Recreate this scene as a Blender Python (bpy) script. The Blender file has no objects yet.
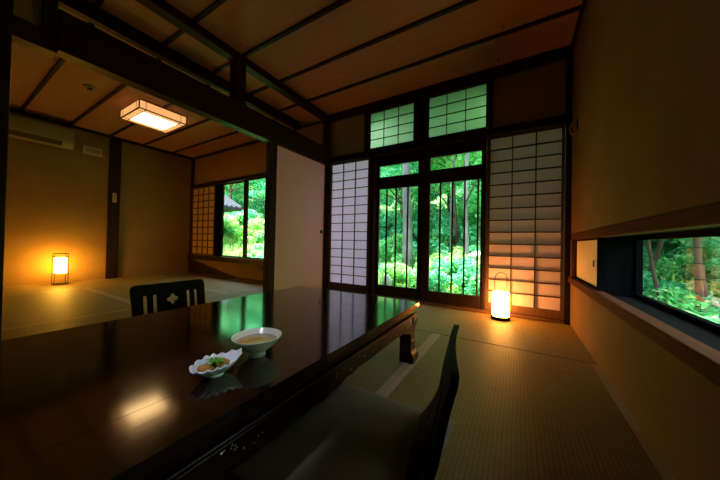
import bpy, bmesh, math, random
from mathutils import Vector, Matrix, noise
random.seed(7)
S = bpy.context.scene
COL = S.collection
PI = math.pi

# ------------------------------------------------------------------ camera
CAM_H = 0.70
cd = bpy.data.cameras.new('camera')
cd.sensor_width = 36.0
cd.lens = 262.83 / 720 * 36
cd.clip_start = 0.02
cam = bpy.data.objects.new('camera', cd)
COL.objects.link(cam)
yaw, pit, rol = math.radians(30.85), math.radians(0.672), math.radians(1.189)
fw = Vector((-math.sin(yaw) * math.cos(pit), math.cos(yaw) * math.cos(pit), math.sin(pit)))
rt0 = Vector((math.cos(yaw), math.sin(yaw), 0))
up0 = rt0.cross(fw)
rt = rt0 * math.cos(rol) + up0 * math.sin(rol)
up = rt.cross(fw)
cm = Matrix(((rt.x, up.x, -fw.x, 0), (rt.y, up.y, -fw.y, 0), (rt.z, up.z, -fw.z, CAM_H), (0, 0, 0, 1)))
cam.matrix_world = cm
S.camera = cam

# ------------------------------------------------------------------ world, sun, exposure
SKY_STRENGTH = 8.2
SUN_STRENGTH = 44.0
LANTERN_STRENGTH = 38.0
ANDON_STRENGTH = 75.0
CEILING_LAMP_STRENGTH = 7.5
w = bpy.data.worlds.new('sky')
S.world = w
w.use_nodes = True
nt = w.node_tree
nt.nodes.clear()
wo = nt.nodes.new('ShaderNodeOutputWorld')
bg = nt.nodes.new('ShaderNodeBackground')
bg.inputs['Color'].default_value = (0.80, 0.86, 1.0, 1)
bg.inputs['Strength'].default_value = SKY_STRENGTH
nt.links.new(bg.outputs[0], wo.inputs[0])
sl = bpy.data.lights.new('sun', 'SUN')
sl.energy = SUN_STRENGTH
sl.angle = math.radians(8)
sl.color = (1.0, 0.96, 0.86)
sun = bpy.data.objects.new('sun', sl)
COL.objects.link(sun)
sun.rotation_euler = (math.radians(18), 0, math.radians(14))
S.view_settings.view_transform = 'Standard'
S.view_settings.look = 'None'
S.view_settings.exposure = 0.0
S.view_settings.gamma = 1.0
S.view_settings.use_curve_mapping = False
S.cycles.use_denoising = True
S.cycles.max_bounces = 10
S.cycles.diffuse_bounces = 5
S.cycles.transparent_max_bounces = 16
S.cycles.caustics_reflective = False
S.cycles.caustics_refractive = False
S.cycles.sample_clamp_indirect = 6.0

# daylight portals in the openings (they only guide sky sampling)
def portal(loc, rot, sx, sy):
    l = bpy.data.lights.new('sky_portal', 'AREA')
    l.shape = 'RECTANGLE'
    l.size, l.size_y = sx, sy
    l.cycles.is_portal = True
    o = bpy.data.objects.new('sky_portal', l)
    o.location = loc
    o.rotation_euler = rot
    COL.objects.link(o)

# ------------------------------------------------------------------ materials
def mat(name):
    m = bpy.data.materials.new(name)
    m.use_nodes = True
    return m, m.node_tree, m.node_tree.nodes['Principled BSDF']

def plain(name, col, rough=0.6, **kw):
    m, t, b = mat(name)
    b.inputs['Base Color'].default_value = (*col, 1)
    b.inputs['Roughness'].default_value = rough
    for k, v in kw.items():
        b.inputs[k.replace('_', ' ')].default_value = v
    return m

def noisy(name, c1, c2, rough, scale=(1, 1, 1), nscale=8, detail=6, bump=0.0, distortion=0.0, bscale=None, spec=0.5):
    m, t, b = mat(name)
    tc = t.nodes.new('ShaderNodeTexCoord')
    mp = t.nodes.new('ShaderNodeMapping')
    mp.inputs['Scale'].default_value = scale
    n = t.nodes.new('ShaderNodeTexNoise')
    n.inputs['Scale'].default_value = nscale
    n.inputs['Detail'].default_value = detail
    n.inputs['Distortion'].default_value = distortion
    r = t.nodes.new('ShaderNodeValToRGB')
    r.color_ramp.elements[0].color = (*c1, 1)
    r.color_ramp.elements[1].color = (*c2, 1)
    r.color_ramp.elements[0].position = 0.3
    r.color_ramp.elements[1].position = 0.7
    t.links.new(tc.outputs['Object'], mp.inputs[0])
    t.links.new(mp.outputs[0], n.inputs['Vector'])
    t.links.new(n.outputs['Fac'], r.inputs[0])
    t.links.new(r.outputs[0], b.inputs['Base Color'])
    b.inputs['Roughness'].default_value = rough
    b.inputs['Specular IOR Level'].default_value = spec
    if bump:
        bp = t.nodes.new('ShaderNodeBump')
        bp.inputs['Strength'].default_value = bump
        bp.inputs['Distance'].default_value = 0.004
        src = n
        if bscale:
            src = t.nodes.new('ShaderNodeTexNoise')
            src.inputs['Scale'].default_value = bscale
            src.inputs['Detail'].default_value = 4
            t.links.new(mp.outputs[0], src.inputs['Vector'])
        t.links.new(src.outputs['Fac'], bp.inputs['Height'])
        t.links.new(bp.outputs[0], b.inputs['Normal'])
    return m

M = {}
M['wood_y'] = noisy('dark_wood_along_y', (0.016, 0.0065, 0.004), (0.032, 0.013, 0.0075), 0.45, (14, 0.7, 14), 4, bump=0.15, spec=0.2)
M['wood_z'] = noisy('dark_wood_upright', (0.016, 0.0065, 0.004), (0.032, 0.013, 0.0075), 0.45, (14, 14, 0.7), 4, bump=0.15, spec=0.2)
M['wood_x'] = noisy('dark_wood_along_x', (0.016, 0.0065, 0.004), (0.032, 0.013, 0.0075), 0.45, (0.7, 14, 14), 4, bump=0.15, spec=0.2)
M['redwood_y'] = noisy('reddish_wood_along_y', (0.075, 0.026, 0.012), (0.13, 0.046, 0.022), 0.8, (16, 0.8, 16), 4, bump=0.15, spec=0.04)
M['brown_frame'] = noisy('brown_frame_wood', (0.085, 0.035, 0.020), (0.15, 0.065, 0.036), 0.45, (12, 12, 0.8), 4, bump=0.1)
M['black_wood'] = noisy('blackened_wood', (0.0015, 0.0016, 0.002), (0.004, 0.0042, 0.005), 0.85, (14, 14, 0.8), 4, spec=0.03)
M['grey_sill'] = noisy('grey_stained_sill', (0.004, 0.0045, 0.004), (0.009, 0.009, 0.008), 0.85, (14, 0.8, 14), 4, spec=0.03)
M['lattice'] = plain('lattice_wood', (0.060, 0.028, 0.016), 0.55)
M['orange_lattice'] = plain('reddish_brown_lattice', (0.10, 0.035, 0.015), 0.55)
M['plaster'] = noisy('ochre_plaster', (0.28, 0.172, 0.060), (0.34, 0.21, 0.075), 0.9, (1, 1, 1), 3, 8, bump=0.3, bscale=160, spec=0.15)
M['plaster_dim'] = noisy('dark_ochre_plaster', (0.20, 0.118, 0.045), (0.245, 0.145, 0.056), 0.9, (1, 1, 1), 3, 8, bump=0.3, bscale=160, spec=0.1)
M['plaster_grey'] = noisy('dull_plaster', (0.36, 0.29, 0.21), (0.42, 0.34, 0.25), 0.9, (1, 1, 1), 3, 8, bump=0.3, bscale=160, spec=0.15)
M['fusuma'] = noisy('pale_fusuma_paper', (0.90, 0.66, 0.68), (0.93, 0.70, 0.72), 0.75, (1, 1, 1), 5, 6, bump=0.08, bscale=120, spec=0.3)
M['panel_paper'] = noisy('cream_panel_paper', (0.86, 0.66, 0.42), (0.90, 0.70, 0.46), 0.75, (1, 1, 1), 5, 6, bump=0.05, bscale=120, spec=0.3)
M['white_ceramic'] = plain('white_ceramic', (0.80, 0.78, 0.74), 0.18)
M['blue_white_ceramic'] = plain('bluish_white_glass_ceramic', (0.74, 0.78, 0.90), 0.10)
M['soup'] = noisy('golden_brown_tea', (0.42, 0.22, 0.02), (0.60, 0.38, 0.05), 0.06, (1, 1, 1), 18)
M['jelly'] = noisy('amber_jelly', (0.28, 0.11, 0.02), (0.45, 0.22, 0.04), 0.15, (1, 1, 1), 30)
M['garnish'] = plain('green_garnish', (0.08, 0.30, 0.02), 0.4)
M['cushion'] = noisy('olive_grey_cushion', (0.16, 0.14, 0.09), (0.21, 0.185, 0.12), 0.85, (1, 1, 1), 14, 8, bump=0.25, bscale=260, spec=0.2)
M['chair_lacquer'] = noisy('brown_black_lacquer', (0.007, 0.004, 0.003), (0.015, 0.008, 0.005), 0.5, (2, 2, 14), 6, spec=0.10)
M['pearl'] = plain('pearl_inlay', (0.85, 0.80, 0.78), 0.15)
M['ac_plastic'] = plain('ivory_plastic', (0.30, 0.26, 0.13), 0.45)
M['ac_dark'] = plain('dark_slot', (0.02, 0.018, 0.014), 0.6)
M['white_plastic'] = plain('white_plastic', (0.50, 0.42, 0.28), 0.4)
M['black_metal'] = plain('black_metal', (0.02, 0.018, 0.016), 0.4, Metallic=0.6)
M['bronze'] = plain('aged_bronze', (0.16, 0.10, 0.06), 0.35, Metallic=0.8)
M['pale_bark'] = noisy('pale_bark', (0.05, 0.055, 0.06), (0.14, 0.15, 0.16), 0.85, (1, 1, 0.5), 6, bump=0.5)
M['brown_bark'] = noisy('brown_bark', (0.04, 0.024, 0.018), (0.11, 0.066, 0.045), 0.9, (3, 3, 0.7), 5, bump=0.6)
M['stone'] = noisy('pale_stone', (0.50, 0.50, 0.50), (0.78, 0.77, 0.80), 0.85, (1, 1, 1), 6, bump=0.4)
M['soil'] = noisy('mossy_ground', (0.035, 0.085, 0.025), (0.10, 0.22, 0.05), 0.95, (1, 1, 1), 2.2, 10, bump=0.6)
M['roof_tile'] = noisy('grey_blue_roof_tiles', (0.006, 0.008, 0.016), (0.016, 0.020, 0.036), 0.7, (1, 1, 1), 9)
M['roof_under'] = plain('brown_eave_boards', (0.035, 0.022, 0.018), 0.8)
M['pav_plaster'] = plain('pavilion_plaster', (0.55, 0.50, 0.42), 0.85)

def wave_lines(t, vec, axis, scale, width):
    """returns a 0..1 mask socket of thin lines across an axis"""
    sp = t.nodes.new('ShaderNodeSeparateXYZ')
    t.links.new(vec, sp.inputs[0])
    mu = t.nodes.new('ShaderNodeMath'); mu.operation = 'MULTIPLY'; mu.inputs[1].default_value = scale
    t.links.new(sp.outputs[axis], mu.inputs[0])
    si = t.nodes.new('ShaderNodeMath'); si.operation = 'PINGPONG'; si.inputs[1].default_value = 0.5
    t.links.new(mu.outputs[0], si.inputs[0])
    return si.outputs[0]

def tatami_mat_material(name, axis):
    m, t, b = mat(name)
    tc = t.nodes.new('ShaderNodeTexCoord')
    rib = wave_lines(t, tc.outputs['Object'], axis, 66.0, 0.3)
    mp = t.nodes.new('ShaderNodeMapping')
    sc = [160, 160, 1]; sc[axis] = 6
    mp.inputs['Scale'].default_value = sc
    n = t.nodes.new('ShaderNodeTexNoise'); n.inputs['Scale'].default_value = 1.5; n.inputs['Detail'].default_value = 5
    t.links.new(tc.outputs['Object'], mp.inputs[0]); t.links.new(mp.outputs[0], n.inputs['Vector'])
    r = t.nodes.new('ShaderNodeValToRGB')
    r.color_ramp.elements[0].color = (0.18, 0.12, 0.030, 1)
    r.color_ramp.elements[1].color = (0.30, 0.20, 0.054, 1)
    r.color_ramp.elements[0].position = 0.3; r.color_ramp.elements[1].position = 0.7
    t.links.new(n.outputs['Fac'], r.inputs[0])
    mr = t.nodes.new('ShaderNodeMapRange')
    mr.inputs['From Max'].default_value = 0.16; mr.inputs['To Min'].default_value = 0.55; mr.inputs['To Max'].default_value = 1.0
    t.links.new(rib, mr.inputs['Value'])
    mx = t.nodes.new('ShaderNodeMix'); mx.data_type = 'RGBA'; mx.blend_type = 'MULTIPLY'; mx.inputs['Factor'].default_value = 1
    t.links.new(r.outputs[0], mx.inputs['A']); t.links.new(mr.outputs[0], mx.inputs['B'])
    t.links.new(mx.outputs['Result'], b.inputs['Base Color'])
    bp = t.nodes.new('ShaderNodeBump'); bp.inputs['Strength'].default_value = 0.5; bp.inputs['Distance'].default_value = 0.002
    t.links.new(rib, bp.inputs['Height']); t.links.new(bp.outputs[0], b.inputs['Normal'])
    b.inputs['Roughness'].default_value = 0.55
    b.inputs['Specular IOR Level'].default_value = 0.35
    return m
M['tatami_y'] = tatami_mat_material('tatami_ribs_along_y', 0)
M['tatami_x'] = tatami_mat_material('tatami_ribs_along_x', 1)
M['dark_heri'] = plain('dark_tatami_edge', (0.05, 0.03, 0.02), 0.8)
M['heri'] = noisy('tatami_border_cloth', (0.39, 0.265, 0.155), (0.44, 0.305, 0.185), 0.8, (1, 1, 1), 60)

def cedar(name):
    m, t, b = mat(name)
    tc = t.nodes.new('ShaderNodeTexCoord')
    mp = t.nodes.new('ShaderNodeMapping'); mp.inputs['Scale'].default_value = (0.9, 22, 1)
    n = t.nodes.new('ShaderNodeTexNoise'); n.inputs['Scale'].default_value = 2.2; n.inputs['Detail'].default_value = 5; n.inputs['Distortion'].default_value = 0.6
    t.links.new(tc.outputs['Object'], mp.inputs[0]); t.links.new(mp.outputs[0], n.inputs['Vector'])
    r = t.nodes.new('ShaderNodeValToRGB')
    r.color_ramp.elements[0].color = (0.40, 0.185, 0.10, 1); r.color_ramp.elements[0].position = 0.25
    r.color_ramp.elements[1].color = (0.48, 0.235, 0.13, 1); r.color_ramp.elements[1].position = 0.75
    t.links.new(n.outputs['Fac'], r.inputs[0])
    # dark figure flecks
    mp2 = t.nodes.new('ShaderNodeMapping'); mp2.inputs['Scale'].default_value = (9, 3.2, 1); mp2.inputs['Rotation'].default_value = (0, 0, 0.5)
    n2 = t.nodes.new('ShaderNodeTexNoise'); n2.inputs['Scale'].default_value = 2.6; n2.inputs['Detail'].default_value = 3
    t.links.new(tc.outputs['Object'], mp2.inputs[0]); t.links.new(mp2.outputs[0], n2.inputs['Vector'])
    r2 = t.nodes.new('ShaderNodeValToRGB')
    r2.color_ramp.elements[0].color = (1, 1, 1, 1); r2.color_ramp.elements[0].position = 0.68
    r2.color_ramp.elements[1].color = (0.55, 0.45, 0.4, 1); r2.color_ramp.elements[1].position = 0.76
    t.links.new(n2.outputs['Fac'], r2.inputs[0])
    mx = t.nodes.new('ShaderNodeMix'); mx.data_type = 'RGBA'; mx.blend_type = 'MULTIPLY'; mx.inputs['Factor'].default_value = 1
    t.links.new(r.outputs[0], mx.inputs['A']); t.links.new(r2.outputs[0], mx.inputs['B'])
    t.links.new(mx.outputs['Result'], b.inputs['Base Color'])
    b.inputs['Roughness'].default_value = 0.6
    b.inputs['Specular IOR Level'].default_value = 0.3
    return m
M['cedar'] = cedar('cedar_ceiling_boards')

def lacquer():
    m, t, b = mat('black_red_lacquer')
    b.inputs['Base Color'].default_value = (0.012, 0.0045, 0.004, 1)
    b.inputs['Roughness'].default_value = 0.11
    b.inputs['IOR'].default_value = 1.6
    b.inputs['Coat Weight'].default_value = 0.6
    b.inputs['Coat Roughness'].default_value = 0.09
    tc = t.nodes.new('ShaderNodeTexCoord')
    mp = t.nodes.new('ShaderNodeMapping'); mp.inputs['Scale'].default_value = (30, 3, 30)
    n = t.nodes.new('ShaderNodeTexNoise'); n.inputs['Scale'].default_value = 2; n.inputs['Detail'].default_value = 3
    t.links.new(tc.outputs['Object'], mp.inputs[0]); t.links.new(mp.outputs[0], n.inputs['Vector'])
    bp = t.nodes.new('ShaderNodeBump'); bp.inputs['Strength'].default_value = 0.08; bp.inputs['Distance'].default_value = 0.001
    t.links.new(n.outputs['Fac'], bp.inputs['Height']); t.links.new(bp.outputs[0], b.inputs['Normal'])
    return m
M['lacquer'] = lacquer()
M['lacquer_side'] = noisy('carved_lacquer_wood', (0.007, 0.003, 0.0022), (0.017, 0.0065, 0.004), 0.3, (2, 2, 2), 8, bump=0.2, spec=0.3)

def paper(name, col, transl=0.75):
    m, t, b = mat(name)
    t.nodes.remove(b)
    out = [n for n in t.nodes if n.type == 'OUTPUT_MATERIAL'][0]
    d = t.nodes.new('ShaderNodeBsdfDiffuse'); tr = t.nodes.new('ShaderNodeBsdfTranslucent'); mx = t.nodes.new('ShaderNodeMixShader')
    tc = t.nodes.new('ShaderNodeTexCoord')
    n = t.nodes.new('ShaderNodeTexNoise'); n.inputs['Scale'].default_value = 30; n.inputs['Detail'].default_value = 8
    r = t.nodes.new('ShaderNodeValToRGB')
    r.color_ramp.elements[0].color = (*[c * 0.93 for c in col], 1); r.color_ramp.elements[1].color = (*col, 1)
    t.links.new(tc.outputs['Object'], n.inputs['Vector']); t.links.new(n.outputs['Fac'], r.inputs[0])
    t.links.new(r.outputs[0], d.inputs[0]); t.links.new(r.outputs[0], tr.inputs[0])
    mx.inputs[0].default_value = transl
    t.links.new(d.outputs[0], mx.inputs[1]); t.links.new(tr.outputs[0], mx.inputs[2])
    t.links.new(mx.outputs[0], out.inputs[0])
    return m
M['shoji_paper'] = paper('shoji_paper_lavender', (0.96, 0.68, 0.98), 0.68)
M['shoji_paper_warm'] = paper('shoji_paper_thick', (0.90, 0.68, 0.74), 0.28)
M['shoji_paper_cream'] = paper('shoji_paper_cream', (0.66, 0.44, 0.24), 0.02)

def clear_glass(name, refl=1.0):
    m, t, b = mat(name)
    t.nodes.remove(b)
    out = [n for n in t.nodes if n.type == 'OUTPUT_MATERIAL'][0]
    tr = t.nodes.new('ShaderNodeBsdfTransparent'); gl = t.nodes.new('ShaderNodeBsdfGlossy'); mx = t.nodes.new('ShaderNodeMixShader')
    tr.inputs[0].default_value = (0.94, 0.98, 0.96, 1)
    gl.inputs['Roughness'].default_value = 0.0
    fr = t.nodes.new('ShaderNodeFresnel'); fr.inputs[0].default_value = 1.5
    mu = t.nodes.new('ShaderNodeMath'); mu.operation = 'MULTIPLY'; mu.inputs[1].default_value = refl
    ge = t.nodes.new('ShaderNodeNewGeometry')          # one reflection per pane, from its outer face
    iv = t.nodes.new('ShaderNodeMath'); iv.operation = 'SUBTRACT'; iv.inputs[0].default_value = 1.0
    m2 = t.nodes.new('ShaderNodeMath'); m2.operation = 'MULTIPLY'
    t.links.new(ge.outputs['Backfacing'], iv.inputs[1])
    t.links.new(fr.outputs[0], mu.inputs[0]); t.links.new(mu.outputs[0], m2.inputs[0]); t.links.new(iv.outputs[0], m2.inputs[1])
    t.links.new(m2.outputs[0], mx.inputs[0])
    t.links.new(tr.outputs[0], mx.inputs[1]); t.links.new(gl.outputs[0], mx.inputs[2])
    t.links.new(mx.outputs[0], out.inputs[0])
    return m
M['glass'] = clear_glass('window_glass')
M['thick_glass'] = clear_glass('double_reflecting_glass', 1.9)

def frosted():
    m, t, b = mat('frosted_pane')
    t.nodes.remove(b)
    out = [n for n in t.nodes if n.type == 'OUTPUT_MATERIAL'][0]
    rf = t.nodes.new('ShaderNodeBsdfRefraction'); rf.inputs['Roughness'].default_value = 0.55; rf.inputs['IOR'].default_value = 1.25
    rf.inputs['Color'].default_value = (0.72, 0.68, 0.66, 1)
    d = t.nodes.new('ShaderNodeBsdfTranslucent'); d.inputs[0].default_value = (0.66, 0.64, 0.60, 1)
    mx = t.nodes.new('ShaderNodeMixShader'); mx.inputs[0].default_value = 0.35
    t.links.new(rf.outputs[0], mx.inputs[1]); t.links.new(d.outputs[0], mx.inputs[2])
    t.links.new(mx.outputs[0], out.inputs[0])
    return m
M['frosted'] = frosted()

def glow(name, col, strength):
    m, t, b = mat(name)
    b.inputs['Base Color'].default_value = (0.8, 0.7, 0.5, 1)
    b.inputs['Roughness'].default_value = 0.8
    b.inputs['Emission Color'].default_value = (*col, 1)
    b.inputs['Emission Strength'].default_value = strength
    return m
M['lantern_glow'] = glow('lantern_shade', (1.0, 0.40, 0.07), LANTERN_STRENGTH)
M['andon_glow'] = glow('andon_shade', (1.0, 0.46, 0.04), ANDON_STRENGTH)
M['ceiling_glow'] = glow('ceiling_lamp_diffuser', (1.0, 0.62, 0.26), CEILING_LAMP_STRENGTH)
M['ceiling_side_glow'] = glow('ceiling_lamp_side_paper', (1.0, 0.46, 0.16), 0.95)

def leaf(name, c1, c2, c3):
    m, t, b = mat(name)
    t.nodes.remove(b)
    out = [n for n in t.nodes if n.type == 'OUTPUT_MATERIAL'][0]
    g = t.nodes.new('ShaderNodeNewGeometry')
    r = t.nodes.new('ShaderNodeValToRGB')
    r.color_ramp.elements[0].color = (*c1, 1); r.color_ramp.elements[0].position = 0.0
    r.color_ramp.elements[1].color = (*c3, 1); r.color_ramp.elements[1].position = 1.0
    e = r.color_ramp.elements.new(0.55); e.color = (*c2, 1)
    t.links.new(g.outputs['Random Per Island'], r.inputs[0])
    d = t.nodes.new('ShaderNodeBsdfDiffuse'); tr = t.nodes.new('ShaderNodeBsdfTranslucent'); mx = t.nodes.new('ShaderNodeMixShader')
    mx.inputs[0].default_value = 0.5
    t.links.new(r.outputs[0], d.inputs[0]); t.links.new(r.outputs[0], tr.inputs[0])
    t.links.new(d.outputs[0], mx.inputs[1]); t.links.new(tr.outputs[0], mx.inputs[2])
    t.links.new(mx.outputs[0], out.inputs[0])
    return m
M['leaf_teal'] = leaf('bluish_green_leaves', (0.03, 0.30, 0.14), (0.12, 0.58, 0.30), (0.40, 0.82, 0.55))
M['leaf_green'] = leaf('fresh_green_leaves', (0.05, 0.34, 0.12), (0.20, 0.65, 0.24), (0.55, 0.88, 0.48))
M['leaf_yellow'] = leaf('yellow_green_leaves', (0.12, 0.42, 0.08), (0.38, 0.75, 0.22), (0.75, 0.90, 0.42))
M['leaf_pale'] = leaf('pale_bluish_leaves', (0.10, 0.26, 0.20), (0.28, 0.52, 0.42), (0.60, 0.75, 0.72))

# ------------------------------------------------------------------ helpers
class MB:
    def __init__(s, off=(0, 0, 0)):
        s.v = []; s.f = []; s.off = Vector(off)
    def add(s, vs, fs):
        n = len(s.v)
        s.v += [tuple(Vector(p) - s.off) for p in vs]
        s.f += [tuple(i + n for i in f) for f in fs]
        return s
    def box(s, x0, x1, y0, y1, z0, z1):
        return s.add([(x0, y0, z0), (x1, y0, z0), (x1, y1, z0), (x0, y1, z0), (x0, y0, z1), (x1, y0, z1), (x1, y1, z1), (x0, y1, z1)],
                     [(3, 2, 1, 0), (4, 5, 6, 7), (0, 1, 5, 4), (1, 2, 6, 5), (2, 3, 7, 6), (3, 0, 4, 7)])
    def prism(s, poly, axis, lo, hi):
        """poly: 2D points in the two axes left after `axis` (x->(y,z), y->(x,z), z->(x,y))"""
        n = len(poly)
        def P(a, b, c):
            return {'x': (c, a, b), 'y': (a, c, b), 'z': (a, b, c)}[axis]
        vs = [P(a, b, lo) for a, b in poly] + [P(a, b, hi) for a, b in poly]
        fs = [tuple(range(n)), tuple(reversed(range(n, 2 * n)))]
        fs += [(i, i + n, (i + 1) % n + n, (i + 1) % n) for i in range(n)]
        return s.add(vs, fs)
    def tube(s, pts, r, n=8, closed=False):
        pts = [Vector(p) for p in pts]
        m = len(pts)
        rs = r if isinstance(r, (list, tuple)) else [r] * m
        vs = []
        ref = None
        for i, p in enumerate(pts):
            if closed:
                d = pts[(i + 1) % m] - pts[i - 1]
            else:
                d = pts[min(i + 1, m - 1)] - pts[max(i - 1, 0)]
            d.normalize()
            if ref is None:
                ref = Vector((0, 0, 1)) if abs(d.z) < 0.9 else Vector((1, 0, 0))
            a = d.cross(ref)
            if a.length < 1e-4:
                a = d.cross(Vector((0.3, 1, 0.2)))
            a.normalize(); b = d.cross(a); b.normalize()
            ref = -(a.cross(d)) if False else ref
            for k in range(n):
                t = 2 * PI * k / n
                vs.append(p + a * math.cos(t) * rs[i] + b * math.sin(t) * rs[i])
        fs = []
        for i in range(m if closed else m - 1):
            j = (i + 1) % m
            for k in range(n):
                l = (k + 1) % n
                fs.append((i * n + k, i * n + l, j * n + l, j * n + k))
        if not closed:
            fs += [tuple(reversed(range(n))), tuple(range((m - 1) * n, m * n))]
        return s.add(vs, fs)
    def lathe(s, prof, n=40, c=(0, 0), closed=False):
        vs = []
        m = len(prof)
        for (r, z) in prof:
            for k in range(n):
                t = 2 * PI * k / n
                vs.append((c[0] + r * math.cos(t), c[1] + r * math.sin(t), z))
        fs = []
        for i in range(m if closed else m - 1):
            j = (i + 1) % m
            for k in range(n):
                l = (k + 1) % n
                fs.append((i * n + k, i * n + l, j * n + l, j * n + k))
        if not closed:
            fs += [tuple(reversed(range(n))), tuple(range((m - 1) * n, m * n))]
        return s.add(vs, fs)
    def build(s, name, m, parent=None, bevel=0, smooth=False, seg=2, sub=0):
        me = bpy.data.meshes.new(name)
        me.from_pydata(s.v, [], s.f)
        bm = bmesh.new(); bm.from_mesh(me)
        if len(s.f) < 20000:
            bmesh.ops.recalc_face_normals(bm, faces=bm.faces)
        bm.to_mesh(me); bm.free()
        me.materials.append(m)
        if smooth:
            for p in me.polygons: p.use_smooth = True
        o = bpy.data.objects.new(name, me)
        if not parent:
            o.location = s.off
        COL.objects.link(o)
        if parent: o.parent = parent
        if bevel:
            b = o.modifiers.new('bevel', 'BEVEL'); b.width = bevel; b.segments = seg; b.limit_method = 'ANGLE'; b.angle_limit = math.radians(35)
            if smooth is False and seg > 1:
                pass
        if sub:
            d = o.modifiers.new('sub', 'SUBSURF'); d.levels = sub; d.render_levels = sub
        return o

def tag(o, label=None, cat=None, group=None, kind=None):
    if label: o['label'] = label
    if cat: o['category'] = cat
    if group: o['group'] = group
    if kind: o['kind'] = kind
    return o

def thing(name, loc, label, cat, group=None, rz=0):
    o = bpy.data.objects.new(name, None)
    o.empty_display_size = 0.05
    o.location = loc; o.rotation_euler = (0, 0, rz)
    COL.objects.link(o)
    return tag(o, label, cat, group)

def struct(o, label=None):
    return tag(o, label, None, None, 'structure')

def sgroup(name, loc, label=None):
    o = bpy.data.objects.new(name, None); o.location = loc; COL.objects.link(o)
    return struct(o, label)

def copy_tree(o, parent=None):
    c = o.copy(); COL.objects.link(c); c.parent = parent
    for ch in list(o.children): copy_tree(ch, c)
    return c

# ------------------------------------------------------------------ dimensions of the place
XR, YB = 0.424, 3.08           # right wall face, back wall plane
XD = -2.43                      # divider between the two rooms
XL, YL = -6.03, 3.0             # far lamp wall, left-room window wall
ZC, ZCL = 2.57, 2.46            # ceiling heights
YN = -1.35                      # wall behind the camera

# ------------------------------------------------------------------ shell
fl = MB(); fl.box(XL - .1, XR + .1, YN - .1, YB + .1, -0.12, -0.05)
struct(fl.build('floor', M['black_wood']))

# ceiling: cedar boards and battens
ce = MB(); ce.box(-3.0, XR + .04, YN - .04, YB + .06, ZC, ZC + 0.05)
ce.box(XL - .04, -3.0, YN - .04, YL + .06, ZCL, ZC + 0.05)
ceil = struct(ce.build('ceiling', M['cedar']), 'low ceiling of reddish cedar boards between dark battens')
for k in range(-3, 6):
    y = 2.605 - 0.475 * (5 - k) + 0.0
    y = 0.212 + 0.4750 * k
    if YN < y < 3.0:
        MB().box(-2.925, XR - .001, y - .015, y + .015, ZC - .02, ZC).build('batten', M['wood_x'], ceil)
        MB().box(XL + .001, -3.01, y - .015, y + .015, ZCL - .022, ZCL).build('batten', M['wood_x'], ceil)
# trims at the ceiling
def trim(n, b, m, bevel=0.004, label=None):
    return struct(b.build('trim_%d' % n, m, bevel=bevel), label)
trim(1, MB().box(-2.37, XR - .005, YB - .045, YB + .05, 2.465, ZC - .001), M['wood_x'])           # back wall head beam
trim(2, MB().box(XR - .022, XR - .001, YN + .01, YB - .05, ZC - .05, ZC - .001), M['wood_y'])      # right cornice
trim(3, MB().box(-3.0, -2.93, YN + .01, YL - .001, 2.445, ZC - .001), M['wood_y'])                # dropped band of the left ceiling
trim(4, MB().box(XL + .03, -3.01, YL - .03, YL - .001, ZCL - .045, ZCL - .001), M['wood_x'])
trim(5, MB().box(XL + .001, XL + .03, YN + .01, YL - .031, ZCL - .045, ZCL - .001), M['wood_y'])
# divider: great beam, upper beam, strut, posts
trim(6, MB().box(XD - .05, XD + .05, 0.402, YB - .06, 1.825, 2.075), M['wood_y'], label='heavy dark beam between the two rooms')
trim(7, MB().box(XD - .05, XD + .05, YN + .01, 0.40, 1.80, 1.91), M['wood_y'])
trim(8, MB().box(XD - .06, XD + .04, YN + .01, YB - .06, 2.49, ZC - .001), M['wood_y'])
trim(9, MB().box(XD - .04, XD + .065, 1.545, 1.655, 2.04, 2.50), M['wood_z'])
trim(10, MB().box(XD - .055, XD + .055, 0.342, 0.398, 1.912, 2.485), M['wood_z'])
trim(11, MB().box(XD - .06, XD + .06, 0.11, 0.235, -.05, 2.485), M['wood_z'])                       # near post
trim(12, MB().box(XD - .05, XD + .05, YB - .055, YB + .05, -.05, ZC - .001), M['wood_z'])          # corner post by the shoji
trim(13, MB().box(XD - .04, XD + .04, 2.005, 2.10, -.05, 1.834), M['wood_z'])                      # post at the fusuma
struct(MB().box(XD - .02, XD + .02, 0.24, 0.341, 1.912, 2.489).build('wall_divider', M['plaster']))
struct(MB().box(XD - .02, XD + .02, YN, 0.109, 0.0, 1.799).build('wall_divider_near', M['plaster']))

# right wall (with the low window) – four plaster pieces in one wall
rw = MB()
rw.box(XR, XR + .06, YN, YB + .05, -.05, 0.387)
rw.box(XR, XR + .06, YN, YB + .05, 0.80, ZC)
rw.box(XR, XR + .06, 2.93, YB + .05, 0.385, 0.80)
rw.box(XR, XR + .06, YN, 0.55, 0.385, 0.80)
struct(rw.build('wall_right', M['plaster_dim']), 'ochre plaster wall with a long low window')
trim(14, MB().box(XR - .008, XR + .045, YN + .01, 3.0, 0.765, 0.818), M['redwood_y'], label='reddish wooden rail above the low window')
trim(15, MB().box(XR - .026, XR + .03, YN + .01, 3.0, 0.388, 0.440), M['redwood_y'], label='reddish wooden sill edge under the low window')
trim(16, MB().box(XR - .02, XR + .03, 2.875, 2.935, 0.441, 0.765), M['brown_frame'])
trim(17, MB().box(XR - .002, XR + .03, 2.118, 2.135, 0.441, 0.765), M['black_wood'])
# corner post at right of back wall
trim(18, MB().box(XR - .045, XR - .0005, YB - .03, YB + .05, -.05, ZC - .11), M['wood_z'])

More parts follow.
